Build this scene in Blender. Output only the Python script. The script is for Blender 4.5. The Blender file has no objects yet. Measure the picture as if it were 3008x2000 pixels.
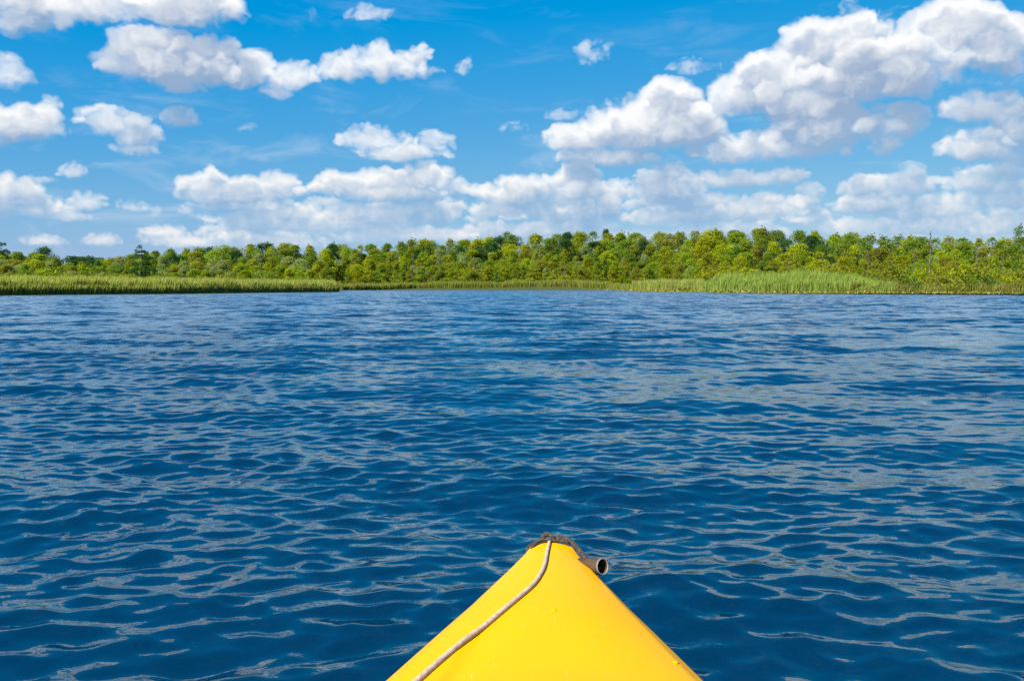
import bpy, bmesh, math, random
import numpy as np
from mathutils import Vector, Matrix, Euler

# ------------------------------------------------------------------ camera, sky, sun, exposure
scene = bpy.context.scene
C = scene.collection
EYE = 0.90                                   # eye height over the lake, metres
cam_data = bpy.data.cameras.new('camera')
cam = bpy.data.objects.new('camera', cam_data); C.objects.link(cam)
cam.location = (0, 0, EYE)
cam.rotation_euler = (math.radians(90-3.21), 0, 0)
cam_data.sensor_width = 36.0
cam_data.lens = 36.0*2800/3008
cam_data.clip_start = 0.05; cam_data.clip_end = 20000
scene.camera = cam

SUN_EL, SUN_AZ = 45.0, 222.0                 # azimuth clockwise from +Y (the view direction): behind, to the left
sun_data = bpy.data.lights.new('sun', 'SUN')
sun = bpy.data.objects.new('sun', sun_data); C.objects.link(sun)
sun_data.energy = 5.0; sun_data.angle = math.radians(0.53); sun_data.color = (1.0, 0.955, 0.88)
_e, _a = math.radians(SUN_EL), math.radians(SUN_AZ)
sun_dir = Vector((math.sin(_a)*math.cos(_e), math.cos(_a)*math.cos(_e), math.sin(_e)))
sun.rotation_euler = sun_dir.to_track_quat('Z', 'Y').to_euler()
sun.location = (0, 0, 60)

vs = scene.view_settings
scene.display_settings.display_device = 'sRGB'
vs.view_transform = 'Standard'; vs.look = 'None'; vs.gamma = 1.0; vs.use_curve_mapping = False
vs.exposure = 1.2
cy = scene.cycles
cy.use_denoising = False
cy.max_bounces = 8; cy.diffuse_bounces = 4; cy.glossy_bounces = 3; cy.transmission_bounces = 4; cy.transparent_max_bounces = 8
cy.caustics_reflective = False; cy.caustics_refractive = False
cy.sample_clamp_indirect = 6.0

# --- cumulus clouds: a small voxel volume in (azimuth, elevation, depth) over the northern sky, lit along the sun's
#     direction and seen through once, kept as one generated texture of the sky
S_AZ, S_E0, S_E1, S_RES = 34.0, -0.6, 25.4, 26.0
CLOUD_PUFFS = [   # azimuth, elevation, half width, half height (degrees), depth 0..1, density
    (-24.72,14.9,5.73,1.59,0.25,0.9), (-18.76,15.39,3.04,1.54,0.25,0.9), (-26.61,13.94,1.88,1.27,0.25,0.8), (-20.42,12.23,2.76,1.58,0.35,1),
    (-21.76,11.89,1.8,1.12,0.35,0.9), (-18.36,12.15,2.59,1.26,0.35,1), (-16.95,12.93,1.42,0.96,0.35,1), (-15.54,11.98,1.69,1.12,0.4,0.9),
    (-19.3,11.28,1.86,0.74,0.35,1), (-19.6,13.31,1.15,0.79,0.35,1), (-12.64,11.89,1.36,0.99,0.4,0.85), (-13.63,11.01,0.78,0.62,0.4,0.8),
    (-9.91,12.47,1.38,0.95,0.4,0.85), (-8.15,12.77,1.52,1.07,0.4,0.9), (-6.38,12.7,1.53,0.91,0.4,0.85), (-5.23,13.33,0.71,0.81,0.4,0.9),
    (-4.85,12.42,0.97,0.43,0.4,0.8), (-2.91,12.64,0.62,0.58,0.4,0.6), (-27.71,10.92,1.22,0.97,0.4,0.55), (-26.76,8.47,1.78,1.11,0.4,1),
    (-27.78,8.29,1.23,1.21,0.4,1), (-25.45,9.35,0.46,0.9,0.4,0.7), (-25.31,8.35,0.85,0.45,0.4,0.7), (-22.71,8.86,1.55,0.96,0.45,0.85),
    (-21.4,8.32,1.36,1.05,0.45,0.85), (-19.11,9.31,1.04,0.75,0.45,0.8), (-21.41,7.55,1.36,0.56,0.45,0.7), (-18.41,9.42,0.58,0.33,0.45,0.6),
    (-15.47,8.99,0.72,0.34,0.45,0.5), (-8.19,8.51,2.42,0.74,0.5,0.85), (-8.31,8.98,0.76,0.44,0.5,1), (-4.62,8.5,1.16,0.75,0.5,0.9),
    (-6.41,7.87,3.08,0.75,0.5,0.85), (-5.13,8.99,0.31,0.45,0.5,0.7), (-9.73,5.86,2.28,0.95,0.5,1), (-7.95,6.02,2.04,0.95,0.5,1),
    (-5.53,6.23,1.93,1.06,0.5,1), (-7.19,5.45,4.24,0.71,0.5,1), (-3.34,5.69,1.55,0.63,0.5,0.8), (-17.31,5.32,1.91,1.17,0.5,1),
    (-15.53,5.24,1.94,0.98,0.5,1), (-13.7,5.66,1.48,0.99,0.5,0.85), (-16.13,4.61,2.91,0.54,0.5,0.9), (-27.47,4.83,1.55,1.09,0.5,1),
    (-28.09,4.24,1.22,0.9,0.5,1), (-26.25,4.08,2.02,0.58,0.5,0.9), (-23.9,4.51,1.09,0.56,0.5,0.9), (-21.7,4.46,0.86,0.43,0.5,0.7),
    (-24.99,3.77,1.73,0.37,0.55,0.8), (-14.7,3.65,2.33,1.04,0.6,0.95), (-13.48,4.05,1.36,0.87,0.6,1), (-20.38,2.89,1.15,0.58,0.6,0.9),
    (-18.77,2.48,2.84,0.49,0.7,0.8), (-16.64,2.88,1.93,0.74,0.65,0.8), (-8.48,3.99,3.33,0.96,0.6,0.9), (-4.64,4.27,1.68,0.97,0.6,0.95),
    (-11.25,3.58,2.26,1.01,0.65,0.85), (-5.93,2.99,5.7,0.62,0.7,0.8), (-1.27,3.26,1.82,0.67,0.65,0.9), (-23.29,2.52,1.33,0.43,0.7,0.7),
    (-26.08,2.46,1.27,0.37,0.7,0.7), (-13.74,2.54,3.48,0.6,0.75,0.75), (0.16,5.44,2.2,0.97,0.5,1), (1.84,5.69,1.55,0.89,0.5,1),
    (3.91,5.94,1.24,1.31,0.5,1), (4.3,4.66,1.67,1.53,0.5,1), (5.33,4.91,0.92,1.07,0.5,1), (2.88,4.36,1.94,0.97,0.55,0.95),
    (0.03,4.54,2.85,0.64,0.55,0.9), (3.66,3.51,2.83,0.92,0.6,0.9), (9.27,5.62,2.13,1.05,0.5,1), (8.26,5.26,1.64,0.76,0.5,0.95),
    (9.14,6.75,1.21,0.55,0.5,0.8), (13.25,6.16,3.15,0.69,0.5,0.95), (11.04,4.84,2.72,0.65,0.55,0.9), (15.68,6.17,1.31,0.68,0.5,0.9),
    (17.25,5.07,0.75,0.93,0.5,0.95), (17.5,3.85,0.8,0.69,0.55,0.9), (10.04,4.1,3.97,0.66,0.6,0.9), (14.5,4.4,3.11,0.89,0.55,0.9),
    (12.8,3.18,3.65,0.65,0.65,0.85), (3.9,8.58,2.18,1.04,0.4,1), (5.69,9.3,1.53,1.18,0.4,1), (8.98,10.34,1.5,1.5,0.4,1),
    (7.47,9.15,2.77,1.6,0.4,1), (9.74,9.09,2.24,1.59,0.4,1), (5.7,7.56,3.31,0.65,0.4,0.9), (12.98,7.89,2.67,1.1,0.4,0.85),
    (13.44,10.78,2.17,1.19,0.38,0.9), (11.97,10.24,1.47,0.72,0.38,0.8), (15.35,11.75,2.6,1.52,0.36,0.9), (17.69,13.23,1.62,1.7,0.34,1),
    (19.53,13.43,2.03,1.39,0.34,1), (20.02,11.46,2.24,1.93,0.36,1), (22.26,11.52,2.59,1.9,0.34,0.95), (24.59,13.41,2.19,1.73,0.3,1),
    (26.29,12.26,1.83,1.83,0.3,1), (27.33,11.72,1.2,1.61,0.3,1), (23.08,13.89,1.08,0.98,0.3,0.9), (16.57,10.39,2.57,1.64,0.38,0.9),
    (18,8.78,2.76,1.53,0.4,0.95), (20.53,8.88,1.79,1.16,0.4,0.85), (22.21,8.78,1.1,1.27,0.38,1), (21.34,7.78,1.11,0.84,0.38,0.95),
    (17.32,7.74,2.33,0.77,0.42,0.8), (14.45,7.85,1.44,1.09,0.4,0.9), (25.95,9.31,2.25,1,0.36,0.95), (27.62,8.19,1.2,1.22,0.36,0.95),
    (25.79,7.3,2.26,0.95,0.38,0.9), (27.66,6.74,1.2,0.58,0.4,0.9), (20.37,5.58,1.58,0.67,0.5,0.95), (22.28,5.46,1.32,0.89,0.5,1),
    (20.62,4.61,2.13,0.77,0.52,1), (22.42,4.08,1.97,0.71,0.55,0.9), (25.84,5.47,1.86,0.69,0.5,0.95), (27.07,5.98,1.42,0.59,0.5,0.95),
    (27.31,4.61,1.61,0.91,0.52,1), (24.38,4.26,2.12,0.82,0.55,0.9), (23.75,3.34,3.39,0.82,0.6,0.9), (27.35,3.24,2.4,0.91,0.6,0.9),
    (19.5,3.32,2.05,0.63,0.6,0.85), (4.95,13.33,1.07,0.86,0.4,0.62), (7.45,12.55,0.81,0.34,0.4,0.4), (10.71,12.56,1.53,0.57,0.4,0.55),
    (0.16,9.17,0.88,0.5,0.4,0.5), (19.27,15.08,0.68,0.55,0.35,0.5), (21.3,14.67,0.58,0.4,0.35,0.5), (-8.38,15.54,1.76,0.51,0.35,0.42),
    (-11.86,15.31,0.64,0.32,0.35,0.38), (3.12,9.95,1.28,0.35,0.4,0.4),
]

def noise3(rng, shape, cell):
    cs = [max(2, int(math.ceil(s/c))+2) for s, c in zip(shape, cell)]
    g = rng.random(cs, dtype=np.float32)
    for ax in (2, 0, 1):
        t = np.arange(shape[ax], dtype=np.float32)/cell[ax]
        i = t.astype(int); f = t-i; f = f*f*(3-2*f)
        sh = [1, 1, 1]; sh[ax] = -1; f = f.reshape(sh)
        a = np.take(g, i, axis=ax); b = np.take(g, i+1, axis=ax)
        b -= a; b *= f; a += b; g = a
    return g
def make_clouds(T, NZ=64, DZ=3.2, seed=9):
    """returns (lit, alpha) images of the lit cloud volume, rows from S_E0 upwards"""
    rng = np.random.default_rng(seed)
    nx = int(2*S_AZ*S_RES); ny = int((S_E1-S_E0)*S_RES)
    D = np.zeros((ny, nx, NZ), np.float32)
    zc = (np.arange(NZ, dtype=np.float32)+.5)*DZ
    def puff(a, e, ra, re, z, rz, k):
        cx = (a+S_AZ)*S_RES; cy_ = (e-S_E0)*S_RES; rx = ra*S_RES; ry = re*S_RES
        x0, x1 = max(0, int(cx-rx)), min(nx, int(cx+rx)+2); y0, y1 = max(0, int(cy_-ry)), min(ny, int(cy_+ry)+2)
        z0, z1 = max(0, int((z-rz)/DZ)), min(NZ, int((z+rz)/DZ)+2)
        if x0 >= x1 or y0 >= y1 or z0 >= z1: return
        dx = ((np.arange(x0, x1)-cx)/rx)**2; dy = (np.arange(y0, y1)-cy_)/ry
        dy = np.where(dy < 0, dy*1.25, dy)**2; dz = ((zc[z0:z1]-z)/rz)**2
        q = 1-(dy[:, None, None]+dx[None, :, None]+dz[None, None, :])
        s = D[y0:y1, x0:x1, z0:z1]
        np.maximum(s, (np.clip(q, 0, 1)*k).astype(np.float32), out=s)
    depth = NZ*DZ
    T = list(T)
    for i in range(150):                              # the crowded low layers
        e = rng.uniform(2.6, 6.6); a = rng.uniform(-31, 31)
        if a < -18 and rng.random() < .55: continue
        T.append((a, e, rng.uniform(.25, 1.35), rng.uniform(.17, .5), rng.uniform(.45, .9), rng.uniform(.55, 1.0)))
    for a, e, ra, re, d, k in T:
        ra *= 1.10; re *= 1.16
        z = d*depth; R = math.sqrt(ra*re)*S_RES
        puff(a, e, ra, re, z, min(R, depth*.3), k)
        for j in range(int(8+min(40, R*.7))):        # billows budding from the upper and front surface
            th = rng.uniform(-.35, math.pi+.35); ph = rng.uniform(-.9, .9)
            cx = a+ra*.80*math.cos(th)*math.cos(ph*.6); ce = e+re*.72*math.sin(th)*math.cos(ph*.6)
            q = rng.uniform(.14, .42); r = min(ra, re)*q*1.15
            puff(cx, ce, r*rng.uniform(1, 1.45), r, z-R*.75*math.sin(ph), r*S_RES, k*min(1., .65+q))
    el = S_E0+np.arange(ny)/S_RES
    fac = np.clip((el-3)/9, 0, 1)[:, None, None].astype(np.float32)     # nearer clouds overhead show coarser billows
    has = D > 0
    N = np.zeros(D.shape, np.float32)
    for c, w0, w1 in ((34, .05, .42), (17, .28, .28), (9, .35, .18), (5, .24, .17), (2.6, .16, .13)):
        n = noise3(rng, D.shape, (c, c*1.15, c/DZ)); n -= .5; n *= 2; np.abs(n, out=n); n *= (w0+(w1-w0)*fac); N += n
    M = noise3(rng, D.shape, (46, 60, 46/DZ)); M += noise3(rng, D.shape, (19, 26, 19/DZ))*.6; M += noise3(rng, D.shape, (8, 10, 8/DZ))*.35; M -= .97
    M *= (.35+.65*fac)
    n = noise3(rng, D.shape, (4, 5, 4/DZ)); n -= .5; n *= .22; M += n
    D -= .75*N*np.clip(1.35-D, .4, 1)
    D += .62*M
    np.clip((D-.02)*1.35, 0, 1, out=D); D *= has
    # sunlight travelling down, to the right and away, then the view through the volume
    sx, sz, ka = .40, .30/DZ, .055
    tau = np.zeros((nx, NZ), np.float32); LIT = np.empty_like(D)
    for y in range(ny-1, -1, -1):
        d = D[y]; kd = .085*float(np.interp(el[y], [2, 6, 10], [2.6, 1.9, 1.0]))
        t = np.roll(tau, 1, 0); t *= sx; t += tau*(1-sx)
        u = np.roll(t, 1, 1); u *= sz; u += t*(1-sz)
        u[:1] = 0; u[:, :1] = 0
        tau = u*float(np.interp(el[y], [2, 6, 10], [.93, .962, .984]))+d*kd*.6
        LIT[y] = .6*np.exp(-tau)+.4*np.exp(-tau*.16)
        tau += d*kd*.6
    tr = np.ones((ny, nx), np.float32); L = np.zeros((ny, nx), np.float32)
    for z in range(NZ):
        a = 1-np.exp(-D[:, :, z]*(ka*DZ)); L += tr*a*LIT[:, :, z]; tr *= 1-a
    A = 1-tr
    # ragged edges: a small two-scale warp
    n1 = [noise3(rng, (ny, nx, 1), (c, c*1.3, 9))[:, :, 0]-.5 for c in (22, 22, 9, 9, 4, 4)]
    yy, xx = np.mgrid[0:ny, 0:nx].astype(np.float32)
    wy = yy+(n1[0]*13+n1[2]*7+n1[4]*3)*(.4+.6*fac[:, :, 0]); wx = xx+(n1[1]*16+n1[3]*8+n1[5]*3)*(.4+.6*fac[:, :, 0])
    wy = np.clip(wy, 0, ny-1.01); wx = np.clip(wx, 0, nx-1.01)
    iy = wy.astype(int); ix = wx.astype(int); fy = wy-iy; fx = wx-ix
    def warp(g): return (g[iy, ix]*(1-fx)+g[iy, ix+1]*fx)*(1-fy)+(g[iy+1, ix]*(1-fx)+g[iy+1, ix+1]*fx)*fy
    L, A = warp(L), warp(A)
    edge = np.clip(np.minimum(xx, nx-1-xx)/(2.5*S_RES), 0, 1)*np.clip((ny-1-yy)/(2.5*S_RES), 0, 1)
    return L/np.maximum(A, 1e-4), A*edge
LIT_IMG, ALPHA_IMG = make_clouds(CLOUD_PUFFS)
cloud_img = bpy.data.images.new('cumulus', LIT_IMG.shape[1], LIT_IMG.shape[0], alpha=False, float_buffer=True)
cloud_img.colorspace_settings.name = 'Non-Color'
_px = np.ones(LIT_IMG.shape+(4,), np.float32)
_px[:, :, 0] = LIT_IMG; _px[:, :, 1] = ALPHA_IMG; _px[:, :, 2] = 0
cloud_img.pixels.foreach_set(_px.ravel()); cloud_img.update(); cloud_img.pack()

class NT:
    """a small helper to write node trees"""
    def __init__(s, tree): s.t = tree; tree.nodes.clear()
    def n(s, kind, **kw):
        x = s.t.nodes.new(kind)
        for k, v in kw.items():
            if k.startswith('i_'): x.inputs[k[2:].replace('_', ' ')].default_value = v
            else: setattr(x, k, v)
        return x
    def l(s, a, b): s.t.links.new(a, b)
    def val(s, sock, v):
        if isinstance(v, bpy.types.NodeSocket): s.l(v, sock)
        else: sock.default_value = v
    def m(s, op, a, b=0.0, c=0.0, clamp=False):
        x = s.t.nodes.new('ShaderNodeMath'); x.operation = op; x.use_clamp = clamp
        s.val(x.inputs[0], a); s.val(x.inputs[1], b); s.val(x.inputs[2], c)
        return x.outputs[0]
    def mix(s, f, a, b, blend='MIX'):
        x = s.t.nodes.new('ShaderNodeMix'); x.data_type = 'RGBA'; x.blend_type = blend
        s.val(x.inputs[0], f); s.val(x.inputs[6], a); s.val(x.inputs[7], b)
        return x.outputs[2]
    def ramp(s, f, lo, hi, a=0.0, b=1.0, smooth=True):
        x = s.t.nodes.new('ShaderNodeMapRange'); x.interpolation_type = 'SMOOTHSTEP' if smooth else 'LINEAR'
        s.val(x.inputs[0], f); x.inputs[1].default_value = lo; x.inputs[2].default_value = hi; x.inputs[3].default_value = a; x.inputs[4].default_value = b
        return x.outputs[0]
    def noise(s, vec, scale, detail=4.0, rough=.55, dist=0.0):
        x = s.t.nodes.new('ShaderNodeTexNoise')
        if vec is not None: s.l(vec, x.inputs['Vector'])
        x.inputs['Scale'].default_value = scale; x.inputs['Detail'].default_value = detail
        x.inputs['Roughness'].default_value = rough; x.inputs['Distortion'].default_value = dist
        return x

world = bpy.data.worlds.new('World'); scene.world = world; world.use_nodes = True
W = NT(world.node_tree)
SKY_STRENGTH = 0.063
sky = W.n('ShaderNodeTexSky', sky_type='NISHITA', sun_disc=False, sun_elevation=_e, sun_rotation=_a, altitude=0.0,
          air_density=1.0, dust_density=0.35, ozone_density=3.0)
# photographic grade of the clear sky: more contrast in red, less in blue
ma = W.n('ShaderNodeVectorMath', operation='MULTIPLY_ADD'); W.l(sky.outputs[0], ma.inputs[0]); ma.inputs[1].default_value = (.60, .42, .15); ma.inputs[2].default_value = (-1.08, .88, 4.25)
grade = W.n('ShaderNodeVectorMath', operation='MAXIMUM'); W.l(ma.outputs[0], grade.inputs[0]); grade.inputs[1].default_value = (0, 0, 0)
tc = W.n('ShaderNodeTexCoord'); sep = W.n('ShaderNodeSeparateXYZ'); W.l(tc.outputs['Generated'], sep.inputs[0])
dx, dy, dz = sep.outputs
az = W.m('MULTIPLY', W.m('ARCTAN2', dx, dy), 180/math.pi)
el = W.m('MULTIPLY', W.m('ARCSINE', dz), 180/math.pi)
u = W.m('MULTIPLY_ADD', az, 1/(2*S_AZ), .5); v = W.m('MULTIPLY_ADD', el, 1/(S_E1-S_E0), -S_E0/(S_E1-S_E0))
uv = W.n('ShaderNodeCombineXYZ'); W.l(u, uv.inputs[0]); W.l(v, uv.inputs[1])
img = W.n('ShaderNodeTexImage', image=cloud_img, extension='CLIP', interpolation='Linear'); W.l(uv.outputs[0], img.inputs[0])
isep = W.n('ShaderNodeSeparateColor'); W.l(img.outputs[0], isep.inputs[0])
lit, alp = isep.outputs[0], isep.outputs[1]
# the same kind of cloud field goes on over the rest of the sky
inv = W.m('DIVIDE', 1.0, W.m('MAXIMUM', dz, .06))
pl = W.n('ShaderNodeCombineXYZ'); W.l(W.m('MULTIPLY', dx, inv), pl.inputs[0]); W.l(W.m('MULTIPLY', dy, inv), pl.inputs[1])
f1 = W.noise(pl.outputs[0], .55, 7, .56, .3)
a2 = W.ramp(f1.outputs[0], .55, .73)
f2 = W.noise(pl.outputs[0], 2.1, 5, .6)
lit2 = W.m('ADD', W.ramp(a2, .2, 1.0, .85, .45), W.m('MULTIPLY', W.m('SUBTRACT', f2.outputs[0], .5), .5))
out_az = W.ramp(W.m('ABSOLUTE', az), S_AZ-3, S_AZ); out_el = W.ramp(el, S_E1-3, S_E1+1)
outside = W.m('MAXIMUM', out_az, out_el)
alp = W.m('MAXIMUM', alp, W.m('MULTIPLY', W.m('MULTIPLY', a2, outside), W.ramp(el, 0, 2)), clamp=True)
lit = W.m('ADD', W.m('MULTIPLY', lit, W.m('SUBTRACT', 1.0, outside)), W.m('MULTIPLY', lit2, outside))
vm = W.n('ShaderNodeMapping'); vm.inputs['Scale'].default_value = (9, 9, 30); W.l(tc.outputs['Generated'], vm.inputs[0])
veil = W.noise(vm.outputs[0], 1.0, 6, .6, .6)
va = W.m('MULTIPLY', W.ramp(veil.outputs[0], .50, .82, 0, .40), W.ramp(el, 3, 15, 1, .25))
lit = W.m('ADD', W.m('MULTIPLY', lit, W.m('GREATER_THAN', alp, .02)), W.m('MULTIPLY', .62, W.m('LESS_THAN', alp, .021)))
alp = W.m('SUBTRACT', 1.0, W.m('MULTIPLY', W.m('SUBTRACT', 1.0, alp), W.m('SUBTRACT', 1.0, va)))
lowair = W.ramp(el, 0.5, 11.0, 1.0, 0.0)
cl = W.ramp(lit, .27, .64, 0, 1, smooth=False)
shade_c = W.mix(lowair, (.142, .190, .268, 1), (.118, .212, .322, 1))
light_c = W.mix(lowair, (.448, .448, .444, 1), (.432, .418, .398, 1))
ccol = W.mix(cl, shade_c, light_c)
bg1 = W.n('ShaderNodeBackground'); W.l(grade.outputs[0], bg1.inputs[0]); bg1.inputs[1].default_value = SKY_STRENGTH
bg2 = W.n('ShaderNodeBackground'); W.l(ccol, bg2.inputs[0]); bg2.inputs[1].default_value = 1.0
mx = W.n('ShaderNodeMixShader'); W.l(alp, mx.inputs[0]); W.l(bg1.outputs[0], mx.inputs[1]); W.l(bg2.outputs[0], mx.inputs[2])
wo = W.n('ShaderNodeOutputWorld'); W.l(mx.outputs[0], wo.inputs[0])

# ------------------------------------------------------------------ helpers
def new_mesh(name, verts, faces, mat, smooth=False, parent=None, coll=True):
    """verts (n,3); faces a list of (m,k) integer arrays"""
    me = bpy.data.meshes.new(name)
    v = np.asarray(verts, np.float32); me.vertices.add(len(v)); me.vertices.foreach_set('co', v.ravel())
    faces = [np.asarray(f, np.int32) for f in (faces if isinstance(faces, list) else [faces]) if len(f)]
    loops = np.concatenate([f.ravel() for f in faces]); sizes = np.concatenate([np.full(len(f), f.shape[1], np.int32) for f in faces])
    me.loops.add(len(loops)); me.loops.foreach_set('vertex_index', loops)
    starts = np.zeros(len(sizes), np.int32); starts[1:] = np.cumsum(sizes)[:-1]
    me.polygons.add(len(sizes)); me.polygons.foreach_set('loop_start', starts); me.polygons.foreach_set('loop_total', sizes)
    if smooth: me.polygons.foreach_set('use_smooth', np.ones(len(sizes), bool))
    me.update(calc_edges=True); me.validate()
    if mat: me.materials.append(mat)
    o = bpy.data.objects.new(name, me)
    if coll: C.objects.link(o)
    if parent: o.parent = parent
    return o
def tag(o, label=None, cat=None, group=None, kind=None):
    if label: o['label'] = label
    if cat: o['category'] = cat
    if group: o['group'] = group
    if kind: o['kind'] = kind
    return o
def mat(name):
    m = bpy.data.materials.new(name); m.use_nodes = True
    return m, NT(m.node_tree)
def principled(name, col, rough=.6, spec=.5):
    m, t = mat(name)
    b = t.n('ShaderNodeBsdfPrincipled'); b.inputs['Base Color'].default_value = (*col, 1); b.inputs['Roughness'].default_value = rough
    b.inputs['Specular IOR Level'].default_value = spec
    o = t.n('ShaderNodeOutputMaterial'); t.l(b.outputs[0], o.inputs[0])
    return m, t, b
def tube(path, radii, seg=8, twist=0.0, strands=0, amp=0.0, cap=True):
    """verts, faces of a tube along path; strands > 0 gives it twisted strands"""
    P = np.asarray(path, float); n = len(P)
    radii = np.broadcast_to(np.asarray(radii, float), (n,))
    T = np.gradient(P, axis=0); T /= np.linalg.norm(T, axis=1)[:, None]
    up = np.array([0, 0, 1.]) if abs(T[0][2]) < .9 else np.array([1., 0, 0])
    N = np.cross(T[0], up); N /= np.linalg.norm(N); V = []
    L = np.concatenate([[0], np.cumsum(np.linalg.norm(np.diff(P, axis=0), axis=1))])
    for i in range(n):
        N = N-T[i]*N.dot(T[i]); N /= np.linalg.norm(N); B = np.cross(T[i], N)
        a = np.arange(seg)*2*math.pi/seg
        r = radii[i]*(1+(amp*np.abs(np.cos((a+twist*L[i])*strands/2)) if strands else 0))
        V.append(P[i]+np.outer(np.cos(a)*r, N)+np.outer(np.sin(a)*r, B))
    V = np.concatenate(V); F = []
    for i in range(n-1):
        for j in range(seg):
            k = (j+1) % seg; F.append((i*seg+j, i*seg+k, (i+1)*seg+k, (i+1)*seg+j))
    F = [np.array(F)]
    if cap: F += [np.array([list(range(seg))[::-1]]), np.array([list(range((n-1)*seg, n*seg))])]
    return V, F
def spline(pts, n):
    P = np.asarray(pts, float); P = np.vstack([2*P[0]-P[1], P, 2*P[-1]-P[-2]]); out = []
    m = len(P)-3
    for q in np.linspace(0, m-1e-6, n):
        i = int(q); t = q-i; a, b, c, d = P[i:i+4]
        out.append(.5*((2*b)+(-a+c)*t+(2*a-5*b+4*c-d)*t*t+(-a+3*b-3*c+d)*t**3))
    return np.array(out)

# ------------------------------------------------------------------ the kayak's lines (shared with the water, which parts round the hull)
KAYAK_YAW = math.radians(-3.05); KAYAK_X = -0.022
def lerp(x, tab):
    return np.interp(x, [p[0] for p in tab], [p[1] for p in tab])
BEAM = [(-1.42, .0), (-1.40, .02), (-1.3, .07), (-.9, .25), (-.45, .335), (0, .372), (.4, .370), (.8, .345), (1.1, .312), (1.356, .262),
        (1.6, .178), (1.8, .107), (1.93, .060), (1.965, .049), (1.985, .038), (1.997, .022), (2.001, .0)]
def beam(y): return lerp(y, BEAM)

# ------------------------------------------------------------------ water
rng = np.random.default_rng(11)
def wave_set():
    """wavelength, direction, steepness, phase and envelope of the wind ripple and the chop under it"""
    Wv = []
    for n, l0, l1, slope, spread, mid, wid in ((150, .04,   .8, .168, 38, .15, 1.05), (26, .7, 2.6, .088, 22, 1.3, .6)):
        B = []
        for i in range(n):
            lam = l0*(l1/l0)**((i+rng.random())/n)
            w = math.exp(-(math.log(lam/mid)/wid)**2)
            q = rng.uniform(.10, .26)*2*math.pi/lam; qa = rng.uniform(0, 2*math.pi)
            B.append((lam, math.radians(rng.normal(5, spread)), w, rng.uniform(0, 2*math.pi), q*math.sin(qa), q*math.cos(qa), rng.uniform(0, 6.28)))
        k = slope/math.sqrt(sum(x[2]**2 for x in B)/2)
        Wv += [(x[0], x[1], x[2]*k)+x[3:] for x in B]
    return Wv
WAVES = wave_set()
def water_patch(spacing, angles, closed=False):
    """a fan of lake surface round the boat: verts, faces, share of the ripple too small for the mesh"""
    r = [0.12]
    while r[-1] < 430: r.append(r[-1]+np.interp(r[-1], spacing[0], spacing[1]))
    r = np.array(r); a = np.asarray(angles); th = np.radians(a); nr, na = len(r), len(a)
    X = np.outer(r, np.sin(th)).astype(np.float32).ravel(); Y = np.outer(r, np.cos(th)).astype(np.float32).ravel()
    sp = np.maximum(np.gradient(r)[:, None], r[:, None]*np.gradient(th)[None, :]).astype(np.float32).ravel()
    Z = np.zeros_like(X); OX = np.zeros_like(X); OY = np.zeros_like(X); miss = np.zeros_like(X); tot = 0
    patch = (1+.18*np.sin(X*.41+Y*.33+1+1.2*np.sin(X*.17))+.20*np.sin(X*.13-Y*.27+.8*np.sin(Y*.11))+.2*np.sin(Y*.06+X*.23+2)).astype(np.float32)   # gusts
    for lam, ang, s, ph, qx, qy, qp in WAVES:
        k = 2*math.pi/lam; amp = s/k
        live = np.clip((lam/sp-2.4)/2.5, 0, 1)
        tot += s*s; miss += s*s*(1-live)**2
        kx, ky = k*math.sin(ang), -k*math.cos(ang)
        idx = np.nonzero(live)[0]
        if not len(idx): continue
        p = kx*X[idx]+ky*Y[idx]+ph; w = live[idx]*(patch[idx] if lam < .9 else 1)*amp*(.72+.72*np.sin(qx*X[idx]+qy*Y[idx]+qp))
        sn, cs_ = np.sin(p), np.cos(p)
        Z[idx] += w*cs_; OX[idx] -= .95*w*sn*math.sin(ang); OY[idx] += .95*w*sn*math.cos(ang)
    c, s_ = math.cos(KAYAK_YAW), math.sin(KAYAK_YAW)
    lx = (X-KAYAK_X)*c+Y*s_; ly = -(X-KAYAK_X)*s_+Y*c
    ins = np.clip((beam(ly)*.62-np.abs(lx))/.03, 0, 1)*(ly > -1.3)*(ly < 1.93)
    V = np.stack([X+OX*(1-ins), Y+OY*(1-ins), Z*(1-ins)-.30*ins], 1)
    i = np.arange(nr-1)[:, None]*na; j = np.arange(na-1)[None, :]
    F = np.stack([i+j, i+j+1, i+na+j+1, i+na+j], 2).reshape(-1, 4)
    return V, F, np.sqrt(miss/tot)
def build_water():
    V1, F1, m1 = water_patch(([0, 4.0, 10, 30, 60, 120, 180, 300, 330, 430], [.0135, .0135, .033, .070, .135, .27, .42, .65, 4, 14]), np.linspace(-34, 34, 450))
    V2, F2, m2 = water_patch(([0, 4, 10, 30, 60, 120, 430], [.02, .02, .05, .16, .5, 1.6, 14]),
                             np.concatenate([np.linspace(34, 80, 90, endpoint=False), np.linspace(80, 280, 70, endpoint=False), np.linspace(280, 326, 91)]))
    o = new_mesh('water', np.concatenate([V1, V2]), [F1, F2+len(V1)], M_WATER, smooth=True)
    at = o.data.attributes.new('unresolved', 'FLOAT', 'POINT'); at.data.foreach_set('value', np.concatenate([m1, m2]).astype(np.float32))
    return tag(o, kind='structure')
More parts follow.
